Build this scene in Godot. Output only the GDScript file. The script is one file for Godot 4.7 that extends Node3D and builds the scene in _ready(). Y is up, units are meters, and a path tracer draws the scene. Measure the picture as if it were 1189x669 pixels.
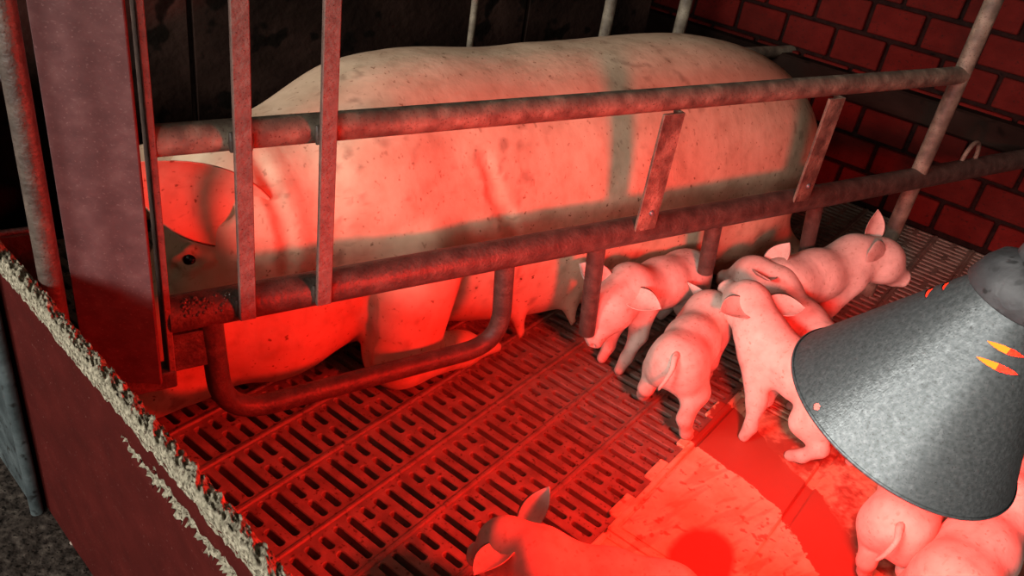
extends Node3D
# A sow lying in a farrowing crate, her piglets on slatted floor and creep mat under a red heat lamp.
# X runs along the crate rails, Z points from the sow to the aisle, y is up. The pen floor and the
# walls follow a grid turned by GRID about y: a runs along the floor ribs, b across them.

const GRID := 0.35034
var GA := Vector3(cos(GRID), 0, -sin(GRID))
var GB := Vector3(sin(GRID), 0, cos(GRID))
const RAIL_Z := -0.97
const LOW_Y := 0.321
const UP_Y := 0.572
const BOARD_A := Vector3(-0.004, 0, -0.998)
var BOARD_DIR := Vector3(0.2366, 0, 0.9716)
var BOARD_N := Vector3(0.9716, 0, -0.2366)
var M := {}
var used := {}

# ------------------------------------------------------------------ helpers
func numbered(called: String) -> String:
	if not used.has(called):
		used[called] = 0
		return called
	used[called] += 1
	return "%s_%03d" % [called, used[called]]

func tag(o: Node, label := "", category := "", group := "", kind := "") -> void:
	if label != "": o.set_meta("label", label)
	if category != "": o.set_meta("category", category)
	if group != "": o.set_meta("group", group)
	if kind != "": o.set_meta("kind", kind)

func base(called: String, at := Vector3.ZERO, turn := 0.0) -> Node3D:
	var o := Node3D.new()
	o.name = numbered(called)
	add_child(o)
	o.position = at
	o.rotation.y = turn
	return o

func put(mesh: Mesh, called: String, m: Material, parent: Node, at := Vector3.ZERO) -> MeshInstance3D:
	var o := MeshInstance3D.new()
	o.mesh = mesh
	o.material_override = m
	o.name = numbered(called) if parent == self else called
	parent.add_child(o, true)
	o.position = at
	o.cast_shadow = GeometryInstance3D.SHADOW_CASTING_SETTING_ON
	return o

func mb() -> SurfaceTool:
	var st := SurfaceTool.new()
	st.begin(Mesh.PRIMITIVE_TRIANGLES)
	return st

func done(st: SurfaceTool) -> ArrayMesh:
	st.generate_normals()
	return st.commit()

# triangle with corners given counter-clockwise seen from outside (front faces run clockwise)
func tri(st: SurfaceTool, a: Vector3, b: Vector3, c: Vector3) -> void:
	st.add_vertex(a); st.add_vertex(c); st.add_vertex(b)

func quad(st: SurfaceTool, a: Vector3, b: Vector3, c: Vector3, d: Vector3) -> void:
	tri(st, a, b, c); tri(st, a, c, d)

# box with bevelled edges, axes ex ey ez
func bevel_box(st: SurfaceTool, c: Vector3, size: Vector3, bev: float, bas := Basis.IDENTITY) -> void:
	st.set_smooth_group(-1)
	var h := size * 0.5
	bev = min(bev, min(h.x, min(h.y, h.z)) * 0.9)
	var ax := [Vector3(1, 0, 0), Vector3(0, 1, 0), Vector3(0, 0, 1)]
	var corner := func(s: Vector3, face: int) -> Vector3:
		var p := Vector3(s.x * (h.x - bev), s.y * (h.y - bev), s.z * (h.z - bev))
		p[face] = s[face] * h[face]
		return c + bas * p
	for f in 3:
		var u := (f + 1) % 3
		var v := (f + 2) % 3
		for sg in [-1.0, 1.0]:
			var q: Array[Vector3] = []
			for e in [[-1.0, -1.0], [1.0, -1.0], [1.0, 1.0], [-1.0, 1.0]]:
				var s := Vector3.ZERO
				s[f] = sg; s[u] = e[0]; s[v] = e[1]
				q.append(corner.call(s, f))
			if sg > 0: quad(st, q[0], q[1], q[2], q[3])
			else: quad(st, q[3], q[2], q[1], q[0])
	# edges
	for f in 3:
		var u := (f + 1) % 3
		var v := (f + 2) % 3
		for su in [-1.0, 1.0]:
			for sv in [-1.0, 1.0]:
				var s0 := Vector3.ZERO
				s0[f] = -1.0; s0[u] = su; s0[v] = sv
				var s1 := s0
				s1[f] = 1.0
				var a: Vector3 = corner.call(s0, u)
				var b: Vector3 = corner.call(s1, u)
				var cc: Vector3 = corner.call(s1, v)
				var d: Vector3 = corner.call(s0, v)
				if su * sv > 0: quad(st, d, cc, b, a)
				else: quad(st, a, b, cc, d)
	for sx in [-1.0, 1.0]:
		for sy in [-1.0, 1.0]:
			for sz in [-1.0, 1.0]:
				var s := Vector3(sx, sy, sz)
				var a: Vector3 = corner.call(s, 0)
				var b: Vector3 = corner.call(s, 1)
				var d: Vector3 = corner.call(s, 2)
				if sx * sy * sz > 0: tri(st, a, b, d)
				else: tri(st, a, d, b)

func box_mesh(size: Vector3, bev: float) -> ArrayMesh:
	var st := mb()
	bevel_box(st, Vector3.ZERO, size, bev)
	return done(st)

# swept tube through points with radii, smooth, capped
func tube(st: SurfaceTool, pts: Array, rads: Array, n := 16, cap := true) -> void:
	st.set_smooth_group(1)
	var up := Vector3.UP
	var rings := []
	var last := Vector3.ZERO
	for i in pts.size():
		var t: Vector3
		if i == 0: t = pts[1] - pts[0]
		elif i == pts.size() - 1: t = pts[i] - pts[i - 1]
		else: t = (pts[i + 1] - pts[i]).normalized() + (pts[i] - pts[i - 1]).normalized()
		t = t.normalized()
		var side: Vector3
		if i == 0:
			side = t.cross(up)
			if side.length() < 0.05: side = t.cross(Vector3(1, 0, 0))
		else:
			side = last - t * last.dot(t)
		side = side.normalized()
		last = side
		var nrm := side.cross(t)
		var ring := []
		for k in n:
			var a := TAU * k / n
			ring.append(pts[i] + (side * cos(a) + nrm * sin(a)) * rads[i])
		rings.append(ring)
	for i in pts.size() - 1:
		for k in n:
			var k2 := (k + 1) % n
			quad(st, rings[i][k], rings[i][k2], rings[i + 1][k2], rings[i + 1][k])
	if cap:
		st.set_smooth_group(-1)
		var e := pts.size() - 1
		for k in n:
			var k2 := (k + 1) % n
			tri(st, pts[0], rings[0][k2], rings[0][k])
			tri(st, pts[e], rings[e][k], rings[e][k2])

# surface of revolution about y from a profile of (radius, height), smooth
func lathe(st: SurfaceTool, prof: Array, n := 32, bas := Basis.IDENTITY, at := Vector3.ZERO) -> void:
	st.set_smooth_group(1)
	for i in prof.size() - 1:
		for k in n:
			var a0 := TAU * k / n
			var a1 := TAU * (k + 1) / n
			var p: Vector2 = prof[i]
			var q: Vector2 = prof[i + 1]
			var A := at + bas * Vector3(p.x * cos(a0), p.y, p.x * sin(a0))
			var B := at + bas * Vector3(p.x * cos(a1), p.y, p.x * sin(a1))
			var C := at + bas * Vector3(q.x * cos(a1), q.y, q.x * sin(a1))
			var D := at + bas * Vector3(q.x * cos(a0), q.y, q.x * sin(a0))
			if p.x > 1e-6: tri(st, A, C, B)
			if q.x > 1e-6: tri(st, A, D, C)

func arc_pts(pts: Array, rad: float, steps := 7) -> Array:
	# round the inner corners of a polyline
	var out := [pts[0]]
	for i in range(1, pts.size() - 1):
		var p: Vector3 = pts[i]
		var a: Vector3 = (pts[i - 1] - p).normalized()
		var b: Vector3 = (pts[i + 1] - p).normalized()
		for s in steps + 1:
			var t := float(s) / steps
			var q0 := p + a * rad
			var q1 := p + b * rad
			out.append(q0.lerp(p, t).lerp(p.lerp(q1, t), t))
	out.append(pts[pts.size() - 1])
	return out

func fill(n: int, v: float) -> Array:
	var a := []
	a.resize(n)
	a.fill(v)
	return a

# ------------------------------------------------------------------ materials
func noise_img(seed_v: int, freq: float, oct: int, size := 512, kind := FastNoiseLite.TYPE_SIMPLEX_SMOOTH) -> Image:
	var n := FastNoiseLite.new()
	n.seed = seed_v
	n.noise_type = kind
	n.frequency = freq
	n.fractal_octaves = oct
	var im := n.get_seamless_image(size, size)
	im.convert(Image.FORMAT_L8)
	return im

func colour_tex(seed_v: int, freq: float, oct: int, ramp: Array, speck := Color.BLACK, speck_cut := 2.0, speck_freq := 0.08, size := 512) -> ImageTexture:
	# ramp: array of [position, sRGB colour]
	var src := noise_img(seed_v, freq, oct, size).get_data()
	var sp := noise_img(seed_v + 7, speck_freq, 3, size).get_data()
	var lut := []
	for i in 256:
		var x := i / 255.0
		var c: Color = ramp[0][1]
		for j in ramp.size() - 1:
			if x >= ramp[j][0]:
				var t: float = clamp((x - ramp[j][0]) / (ramp[j + 1][0] - ramp[j][0]), 0.0, 1.0)
				c = ramp[j][1].lerp(ramp[j + 1][1], t)
		lut.append(c)
	var out := PackedByteArray()
	out.resize(size * size * 3)
	var cut := int(speck_cut * 255)
	for i in size * size:
		var c: Color = lut[src[i]]
		if sp[i] > cut:
			c = c.lerp(speck, clamp((sp[i] - cut) / 22.0, 0.0, 1.0))
		out[i * 3] = int(c.r * 255)
		out[i * 3 + 1] = int(c.g * 255)
		out[i * 3 + 2] = int(c.b * 255)
	return ImageTexture.create_from_image(Image.create_from_data(size, size, false, Image.FORMAT_RGB8, out))

func bump_tex(seed_v: int, freq: float, oct: int, strength: float, size := 512) -> ImageTexture:
	var im := noise_img(seed_v, freq, oct, size)
	im.convert(Image.FORMAT_RGBA8)
	im.bump_map_to_normal_map(strength)
	return ImageTexture.create_from_image(im)

func mat(tex: Texture2D, rough: float, scale := 1.0, nrm: Texture2D = null, nscale := 1.0, metal := 0.0) -> StandardMaterial3D:
	var m := StandardMaterial3D.new()
	m.roughness = rough
	m.metallic = metal
	if rough > 0.8: m.metallic_specular = 0.15
	if tex: m.albedo_texture = tex
	m.uv1_triplanar = true
	m.uv1_world_triplanar = true
	m.uv1_scale = Vector3.ONE * scale
	if nrm:
		m.normal_enabled = true
		m.normal_texture = nrm
		m.normal_scale = nscale
	return m

func flat(c: Color, rough := 0.7, metal := 0.0) -> StandardMaterial3D:
	var m := StandardMaterial3D.new()
	m.albedo_color = c
	m.roughness = rough
	m.metallic = metal
	return m

func make_materials() -> void:
	var fine := bump_tex(11, 0.05, 4, 4.0)
	var coarse := bump_tex(23, 0.02, 4, 6.0)
	M.iron = mat(colour_tex(3, 0.012, 4, [[0.0, Color(0.22, 0.185, 0.16)], [0.4, Color(0.36, 0.315, 0.27)], [0.7, Color(0.48, 0.435, 0.375)], [1.0, Color(0.58, 0.53, 0.46)]], Color(0.24, 0.17, 0.14), 0.72, 0.13), 0.62, 3.0, fine, 0.35, 0.05)
	M.rust = mat(colour_tex(5, 0.015, 4, [[0.0, Color(0.20, 0.165, 0.145)], [0.5, Color(0.28, 0.235, 0.21)], [1.0, Color(0.37, 0.32, 0.285)]], Color(0.17, 0.11, 0.085), 0.68, 0.13), 0.5, 4.0, fine, 0.5)
	M.bar = mat(colour_tex(8, 0.02, 4, [[0.0, Color(0.33, 0.26, 0.235)], [0.5, Color(0.41, 0.325, 0.295)], [1.0, Color(0.47, 0.385, 0.35)]], Color(0.20, 0.12, 0.10), 0.74, 0.13), 0.7, 4.0, fine, 0.5)
	M.plate = mat(colour_tex(13, 0.02, 5, [[0.0, Color(0.30, 0.215, 0.215)], [0.5, Color(0.35, 0.25, 0.25)], [1.0, Color(0.42, 0.32, 0.315)]], Color(0.48, 0.39, 0.385), 0.77, 0.14), 0.85, 3.0, fine, 0.2)
	M.slat = mat(colour_tex(17, 0.015, 4, [[0.0, Color(0.40, 0.34, 0.30)], [0.5, Color(0.50, 0.43, 0.385)], [1.0, Color(0.58, 0.51, 0.46)]], Color(0.30, 0.23, 0.18), 0.72, 0.06), 0.55, 2.5, fine, 0.25)
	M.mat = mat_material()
	M.brick = []
	for i in 4:
		M.brick.append(mat(colour_tex(31 + i, 0.02, 4, [[0.0, Color(0.27 + i * 0.015, 0.075, 0.065)], [1.0, Color(0.34 + i * 0.015, 0.10, 0.085)]], Color(0.20, 0.09, 0.08), 0.76, 0.09, 256), 0.9, 3.0, coarse, 0.6))
	M.mortar = mat(colour_tex(37, 0.04, 4, [[0.0, Color(0.10, 0.055, 0.05)], [1.0, Color(0.17, 0.10, 0.09)]], Color(0.07, 0.05, 0.05), 0.7, 0.05, 256), 0.95, 3.0, coarse, 0.8)
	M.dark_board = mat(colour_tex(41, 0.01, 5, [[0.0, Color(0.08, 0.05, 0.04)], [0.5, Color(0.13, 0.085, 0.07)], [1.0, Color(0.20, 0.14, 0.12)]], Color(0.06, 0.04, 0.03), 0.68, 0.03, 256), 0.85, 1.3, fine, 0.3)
	M.concrete = mat(colour_tex(43, 0.03, 5, [[0.0, Color(0.11, 0.095, 0.085)], [0.5, Color(0.20, 0.175, 0.16)], [1.0, Color(0.33, 0.30, 0.275)]], Color(0.08, 0.07, 0.06), 0.66, 0.06), 0.85, 3.5, coarse, 1.2)
	M.fibre = mat(colour_tex(47, 0.05, 5, [[0.0, Color(0.22, 0.20, 0.17)], [0.42, Color(0.46, 0.44, 0.38)], [0.7, Color(0.62, 0.59, 0.52)], [1.0, Color(0.74, 0.71, 0.64)]], Color(0.15, 0.10, 0.08), 0.64, 0.08), 0.95, 5.0, coarse, 1.5)
	M.slurry = flat(Color(0.07, 0.05, 0.04), 0.9)
	M.wall = mat(colour_tex(53, 0.01, 4, [[0.0, Color(0.36, 0.33, 0.30)], [1.0, Color(0.50, 0.47, 0.43)]], Color(0.3, 0.27, 0.25), 0.75, 0.03, 256), 0.95, 1.0)
	M.steel = mat(colour_tex(59, 0.02, 4, [[0.0, Color(0.24, 0.27, 0.28)], [0.5, Color(0.34, 0.38, 0.39)], [1.0, Color(0.48, 0.52, 0.53)]], Color(0.18, 0.18, 0.18), 0.7, 0.05, 256), 0.45, 3.0, fine, 0.3, 0.55)
	M.galv = mat(colour_tex(61, 0.05, 5, [[0.0, Color(0.32, 0.335, 0.34)], [0.4, Color(0.42, 0.44, 0.45)], [0.7, Color(0.49, 0.51, 0.52)], [1.0, Color(0.60, 0.62, 0.63)]], Color(0.27, 0.27, 0.27), 0.72, 0.09), 0.46, 7.0, bump_tex(63, 0.12, 3, 3.0), 0.22, 0.55)
	M.black = flat(Color(0.02, 0.015, 0.015), 0.15)
	M.socket = mat(colour_tex(67, 0.02, 4, [[0.0, Color(0.22, 0.22, 0.23)], [1.0, Color(0.42, 0.42, 0.43)]], Color(0.15, 0.15, 0.15), 0.7, 0.04, 256), 0.6, 5.0, fine, 0.4, 0.2)
	M.wet = flat(Color(0.35, 0.30, 0.27), 0.08)
	M.white_plastic = flat(Color(0.8, 0.8, 0.78), 0.5)
	M.cable = flat(Color(0.06, 0.06, 0.06), 0.6)
	# pig skin: fine bristle and pore grain in the normals, tone in the vertex colours
	var sk := StandardMaterial3D.new()
	sk.vertex_color_use_as_albedo = true
	sk.roughness = 0.7
	sk.metallic_specular = 0.3
	sk.uv1_triplanar = true
	sk.uv1_world_triplanar = true
	sk.uv1_scale = Vector3.ONE * 5.0
	sk.albedo_texture = colour_tex(71, 0.03, 4, [[0.0, Color(0.86, 0.84, 0.83)], [0.5, Color(0.96, 0.95, 0.94)], [1.0, Color(1, 1, 1)]], Color(0.80, 0.74, 0.70), 0.75, 0.06, 256)
	sk.normal_enabled = true
	sk.normal_texture = fine
	sk.normal_scale = 0.15
	M.skin = sk
	var ss: StandardMaterial3D = sk.duplicate()
	ss.albedo_texture = colour_tex(73, 0.02, 4, [[0.0, Color(0.84, 0.82, 0.80)], [0.5, Color(0.95, 0.94, 0.93)], [1.0, Color(1, 1, 1)]], Color(0.52, 0.40, 0.34), 0.80, 0.06)
	ss.uv1_scale = Vector3.ONE * 2.0
	M.sow_skin = ss

# ------------------------------------------------------------------ implicit bodies
# A primitive is [kind, k, a: Vector3, b: Vector3, ra, rb, basis]; kind 0 tapered capsule a-b with radii ra, rb,
# kind 1 ellipsoid centre a, radii b turned by basis; kinds 10 and 11 are the same, cut away.
func cap(a: Vector3, b: Vector3, ra: float, rb: float, k := 0.03) -> Array:
	return [0, k, a, b, ra, rb, Basis.IDENTITY]

func ell(c: Vector3, r: Vector3, k := 0.03, bas := Basis.IDENTITY) -> Array:
	return [1, k, c, r, 0.0, 0.0, bas]

func cut(p: Array) -> Array:
	p[0] += 10
	return p

func skin_mesh(st: SurfaceTool, prims: Array, lo: Vector3, hi: Vector3, cell: float, tint: Callable) -> void:
	var nx := int(ceil((hi.x - lo.x) / cell)) + 1
	var ny := int(ceil((hi.y - lo.y) / cell)) + 1
	var nz := int(ceil((hi.z - lo.z) / cell)) + 1
	var F := PackedFloat32Array()
	F.resize(nx * ny * nz)
	F.fill(0.2)
	for p in prims:
		var kind: int = p[0] % 10
		var sub: bool = p[0] >= 10
		var k: float = p[1]
		var a: Vector3 = p[2]
		var b: Vector3 = p[3]
		var ra: float = p[4]
		var rb: float = p[5]
		var bt: Basis = (p[6] as Basis).transposed()
		var mn: Vector3
		var mx: Vector3
		var mar := k + cell * 2.5
		if kind == 0:
			var rm: float = max(ra, rb) + mar
			mn = Vector3(min(a.x, b.x), min(a.y, b.y), min(a.z, b.z)) - Vector3.ONE * rm
			mx = Vector3(max(a.x, b.x), max(a.y, b.y), max(a.z, b.z)) + Vector3.ONE * rm
		else:
			var B: Basis = p[6]
			var e := Vector3(abs(B.x.x) * b.x + abs(B.y.x) * b.y + abs(B.z.x) * b.z, abs(B.x.y) * b.x + abs(B.y.y) * b.y + abs(B.z.y) * b.z, abs(B.x.z) * b.x + abs(B.y.z) * b.y + abs(B.z.z) * b.z)
			mn = a - e - Vector3.ONE * mar
			mx = a + e + Vector3.ONE * mar
		var i0 := clampi(int(floor((mn.x - lo.x) / cell)), 0, nx - 1)
		var i1 := clampi(int(ceil((mx.x - lo.x) / cell)), 0, nx - 1)
		var j0 := clampi(int(floor((mn.y - lo.y) / cell)), 0, ny - 1)
		var j1 := clampi(int(ceil((mx.y - lo.y) / cell)), 0, ny - 1)
		var k0 := clampi(int(floor((mn.z - lo.z) / cell)), 0, nz - 1)
		var k1 := clampi(int(ceil((mx.z - lo.z) / cell)), 0, nz - 1)
		var ba := b - a
		var bl: float = 1.0 / max(ba.dot(ba), 1e-9)
		var ir := Vector3.ONE / b if kind == 1 else Vector3.ONE
		var ident: bool = (p[6] as Basis).is_equal_approx(Basis.IDENTITY)
		for kk in range(k0, k1 + 1):
			for jj in range(j0, j1 + 1):
				var idx := (kk * ny + jj) * nx + i0
				var q := Vector3(lo.x + i0 * cell, lo.y + jj * cell, lo.z + kk * cell) - a
				for ii in range(i0, i1 + 1):
					var d: float
					if kind == 0:
						var h := clampf(q.dot(ba) * bl, 0.0, 1.0)
						d = (q - ba * h).length() - (ra + (rb - ra) * h)
					else:
						var w := (q if ident else bt * q) * ir
						var l0 := w.length()
						d = l0 * (l0 - 1.0) / maxf((w * ir).length(), 1e-6)
					var f := F[idx]
					if sub:
						d = -d
						var hh := maxf(k - absf(f - d), 0.0)
						F[idx] = maxf(f, d) + hh * hh / (4.0 * k)
					else:
						var hh := maxf(k - absf(f - d), 0.0)
						F[idx] = minf(f, d) - hh * hh / (4.0 * k)
					idx += 1
					q.x += cell
	# surface nets
	var V := PackedVector3Array()
	var N := PackedVector3Array()
	var I := PackedInt32Array()
	I.resize(nx * ny * nz)
	I.fill(-1)
	var sy := nx
	var sz := nx * ny
	for kk in nz - 1:
		for jj in ny - 1:
			var row := (kk * ny + jj) * nx
			for ii in nx - 1:
				var o := row + ii
				var f0 := F[o]
				if f0 > cell * 2.2 or f0 < -cell * 2.2: continue
				var f1 := F[o + 1]
				var f2 := F[o + sy]
				var f3 := F[o + sy + 1]
				var f4 := F[o + sz]
				var f5 := F[o + sz + 1]
				var f6 := F[o + sz + sy]
				var f7 := F[o + sz + sy + 1]
				var s := int(f0 < 0) + int(f1 < 0) + int(f2 < 0) + int(f3 < 0) + int(f4 < 0) + int(f5 < 0) + int(f6 < 0) + int(f7 < 0)
				if s == 0 or s == 8: continue
				var acc := Vector3.ZERO
				var c := 0
				if (f0 < 0) != (f1 < 0): acc += Vector3(f0 / (f0 - f1), 0, 0); c += 1
				if (f2 < 0) != (f3 < 0): acc += Vector3(f2 / (f2 - f3), 1, 0); c += 1
				if (f4 < 0) != (f5 < 0): acc += Vector3(f4 / (f4 - f5), 0, 1); c += 1
				if (f6 < 0) != (f7 < 0): acc += Vector3(f6 / (f6 - f7), 1, 1); c += 1
				if (f0 < 0) != (f2 < 0): acc += Vector3(0, f0 / (f0 - f2), 0); c += 1
				if (f1 < 0) != (f3 < 0): acc += Vector3(1, f1 / (f1 - f3), 0); c += 1
				if (f4 < 0) != (f6 < 0): acc += Vector3(0, f4 / (f4 - f6), 1); c += 1
				if (f5 < 0) != (f7 < 0): acc += Vector3(1, f5 / (f5 - f7), 1); c += 1
				if (f0 < 0) != (f4 < 0): acc += Vector3(0, 0, f0 / (f0 - f4)); c += 1
				if (f1 < 0) != (f5 < 0): acc += Vector3(1, 0, f1 / (f1 - f5)); c += 1
				if (f2 < 0) != (f6 < 0): acc += Vector3(0, 1, f2 / (f2 - f6)); c += 1
				if (f3 < 0) != (f7 < 0): acc += Vector3(1, 1, f3 / (f3 - f7)); c += 1
				I[o] = V.size()
				V.append(lo + (Vector3(ii, jj, kk) + acc / c) * cell)
				N.append(Vector3(f1 + f3 + f5 + f7 - f0 - f2 - f4 - f6, f2 + f3 + f6 + f7 - f0 - f1 - f4 - f5, f4 + f5 + f6 + f7 - f0 - f1 - f2 - f3).normalized())
	var cols := []
	for i in V.size(): cols.append(tint.call(V[i], N[i]))
	var emit := func(a: int, b: int, c: int, d: int) -> void:
		if a < 0 or b < 0 or c < 0 or d < 0: return
		for v in [a, c, b, a, d, c]:
			st.set_color(cols[v]); st.set_normal(N[v]); st.add_vertex(V[v])
	for kk in range(1, nz - 1):
		for jj in range(1, ny - 1):
			var row := (kk * ny + jj) * nx
			for ii in range(1, nx - 1):
				var o := row + ii
				if I[o] < 0: continue
				var n0 := F[o] < 0
				if n0 != (F[o + 1] < 0):
					if n0: emit.call(I[o], I[o - sy], I[o - sy - sz], I[o - sz])
					else: emit.call(I[o], I[o - sz], I[o - sy - sz], I[o - sy])
				if n0 != (F[o + sy] < 0):
					if n0: emit.call(I[o], I[o - sz], I[o - 1 - sz], I[o - 1])
					else: emit.call(I[o], I[o - 1], I[o - 1 - sz], I[o - sz])
				if n0 != (F[o + sz] < 0):
					if n0: emit.call(I[o], I[o - 1], I[o - 1 - sy], I[o - sy])
					else: emit.call(I[o], I[o - sy], I[o - 1 - sy], I[o - 1])

# cupped ear leaf: root, direction to the tip, direction across, length, half width, cup depth, thickness
func ear(st: SurfaceTool, root: Vector3, dir: Vector3, side: Vector3, length: float, half: float, cup_d: float, thick: float, droop: float, tint: Callable, ns := 12, nt := 16) -> void:
	dir = dir.normalized()
	side = (side - dir * side.dot(dir)).normalized()
	var nrm := dir.cross(side)
	var P := []
	for s in ns + 1:
		var u := float(s) / ns
		var w: float = half * (0.72 + 1.25 * u - 1.75 * u * u) * sqrt(max(1.0 - pow(u, 5.0), 0.0))
		if s == ns: w = half * 0.03
		var c := root + dir * (length * u) + nrm * (-droop * u * u)
		var ring := []
		for t in nt:
			var a := TAU * t / nt
			var x := cos(a)
			ring.append(c + side * (w * x) + nrm * (cup_d * (w / half) * (x * x - 0.5) + thick * sin(a) * (1.0 - 0.5 * u)))
		P.append(ring)
	var emit := func(a: Vector3, b: Vector3, c: Vector3, na: Vector3, nb: Vector3, nc: Vector3) -> void:
		for v in [[a, na], [c, nc], [b, nb]]:
			st.set_color(tint.call(v[0], v[1])); st.set_normal(v[1]); st.add_vertex(v[0])
	var NN := []
	for s in ns + 1:
		var r := []
		for t in nt:
			var du: Vector3 = P[min(s + 1, ns)][t] - P[max(s - 1, 0)][t]
			var dt: Vector3 = P[s][(t + 1) % nt] - P[s][(t + nt - 1) % nt]
			r.append(dt.cross(du).normalized() * 1.0)
		NN.append(r)
	for s in ns:
		for t in nt:
			var t2 := (t + 1) % nt
			emit.call(P[s][t], P[s][t2], P[s + 1][t2], NN[s][t], NN[s][t2], NN[s + 1][t2])
			emit.call(P[s][t], P[s + 1][t2], P[s + 1][t], NN[s][t], NN[s + 1][t2], NN[s + 1][t])

func skin_tube(st: SurfaceTool, pts: Array, rads: Array, tint: Callable, n := 10) -> void:
	# smooth curve through the points, one ring per step
	var P := []
	var R := []
	for i in pts.size() - 1:
		for q in 4:
			var t := q / 4.0
			P.append((pts[i] as Vector3).cubic_interpolate(pts[i + 1], pts[max(i - 1, 0)], pts[min(i + 2, pts.size() - 1)], t))
			R.append(lerpf(rads[i], rads[i + 1], t))
	P.append(pts[pts.size() - 1])
	R.append(rads[pts.size() - 1])
	var rings := []
	for i in P.size():
		var t: Vector3 = (P[min(i + 1, P.size() - 1)] - P[max(i - 1, 0)]).normalized()
		var s := t.cross(Vector3(0.1, 0.1, 1.0)).normalized()
		var u := t.cross(s)
		var ring := []
		for k in n:
			var d := s * cos(TAU * k / n) + u * sin(TAU * k / n)
			ring.append([P[i] + d * R[i], d])
		rings.append(ring)
	for i in P.size() - 1:
		for k in n:
			var k2 := (k + 1) % n
			var q := [rings[i][k], rings[i][k2], rings[i + 1][k2], rings[i + 1][k]]
			for v in [0, 2, 1, 0, 3, 2]:
				st.set_color(tint.call(q[v][0], q[v][1])); st.set_normal(q[v][1]); st.add_vertex(q[v][0])

# ------------------------------------------------------------------ scene
func _ready() -> void:
	# camera
	var cam := Camera3D.new()
	cam.name = "camera"
	add_child(cam)
	cam.fov = 38.195
	cam.near = 0.02
	cam.position = Vector3(0, 1, 0)
	var yaw := 0.644763
	var pit := 0.553811
	var roll := 0.169581
	var fw := Vector3(0, -sin(pit), -cos(pit))
	var up := Vector3(0, cos(pit), -sin(pit))
	var rt := Vector3(1, 0, 0)
	var r2 := rt * cos(roll) + up * sin(roll)
	var u2 := up * cos(roll) - rt * sin(roll)
	var turn := Basis(Vector3.UP, -yaw)
	cam.basis = Basis(turn * r2, turn * u2, turn * -fw)
	cam.current = true

	# environment: closed barn, lit by its lamps only
	var we := WorldEnvironment.new()
	we.name = "environment"
	var env := Environment.new()
	env.background_mode = Environment.BG_COLOR
	env.background_color = Color(0, 0, 0)
	env.tonemap_mode = Environment.TONE_MAPPER_LINEAR
	env.tonemap_exposure = 1.0
	env.sdfgi_enabled = true
	env.ssao_enabled = true
	env.ssil_enabled = true
	we.environment = env
	add_child(we)

	make_materials()
	daylight_window("window_1", -1.75, 1.7, 1.4, 2.05, 13.5)
	daylight_window("window_2", 0.75, 1.7, 1.05, 1.55, 8.0)
	room()
	pen_floor()
	crate()
	boards()
	heat_lamp()
	sow()
	piglets()

func gp(a: float, y: float, b: float) -> Vector3:
	return GA * a + GB * b + Vector3(0, y, 0)

func slab(called: String, a0: float, a1: float, y0: float, y1: float, b0: float, b1: float, m: Material, parent: Node = self) -> MeshInstance3D:
	var o := put(box_mesh(Vector3(a1 - a0, y1 - y0, b1 - b0), 0.002), called, m, parent, gp((a0 + a1) / 2, (y0 + y1) / 2, (b0 + b1) / 2))
	o.rotation.y = GRID
	if parent == self: tag(o, "", "", "", "structure")
	return o

const WALL_A := 2.62
const LEFT_A := -2.4
# frosted daylight window in the left wall: glowing panes between bars, and the daylight they let in
func daylight_window(called: String, bc: float, wide: float, y0: float, y1: float, energy: float) -> void:
	var t := Node3D.new()
	t.name = called
	add_child(t)
	tag(t, "", "", "", "structure")
	t.position = gp(LEFT_A + 0.002, (y0 + y1) / 2, bc)
	t.rotation.y = GRID
	var h := y1 - y0
	var st := mb()
	bevel_box(st, Vector3(0.02, h / 2 + 0.03, 0), Vector3(0.05, 0.06, wide + 0.12), 0.004)
	bevel_box(st, Vector3(0.02, -h / 2 - 0.03, 0), Vector3(0.05, 0.06, wide + 0.12), 0.004)
	for s in [-1, 1]:
		bevel_box(st, Vector3(0.02, 0, s * (wide / 2 + 0.03)), Vector3(0.05, h, 0.06), 0.004)
	put(done(st), "window_frame", M.white_plastic, t)
	var m := StandardMaterial3D.new()
	m.albedo_color = Color(0.8, 0.82, 0.84)
	m.emission_enabled = true
	m.emission = Color(1.0, 0.98, 0.94)
	m.emission_energy_multiplier = 2.0
	var n := 4
	for i in n:
		st = mb()
		bevel_box(st, Vector3(0.008, 0, -wide / 2 + wide * (i + 0.5) / n), Vector3(0.008, h, wide / n - 0.03), 0.001)
		put(done(st), "pane", m, t)
		if i > 0:
			st = mb()
			bevel_box(st, Vector3(0.012, 0, -wide / 2 + wide * i / n), Vector3(0.03, h, 0.03), 0.002)
			put(done(st), "glazing_bar", M.white_plastic, t)
	var l := AreaLight3D.new()
	l.name = "daylight"
	l.light_color = Color(1.0, 0.985, 0.95)
	l.light_energy = energy
	l.area_size = Vector2(wide, h)
	l.area_range = 12.0
	l.shadow_enabled = true
	t.add_child(l)
	l.position = Vector3(0.06, 0, 0)
	l.rotation.y = -PI / 2

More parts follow.
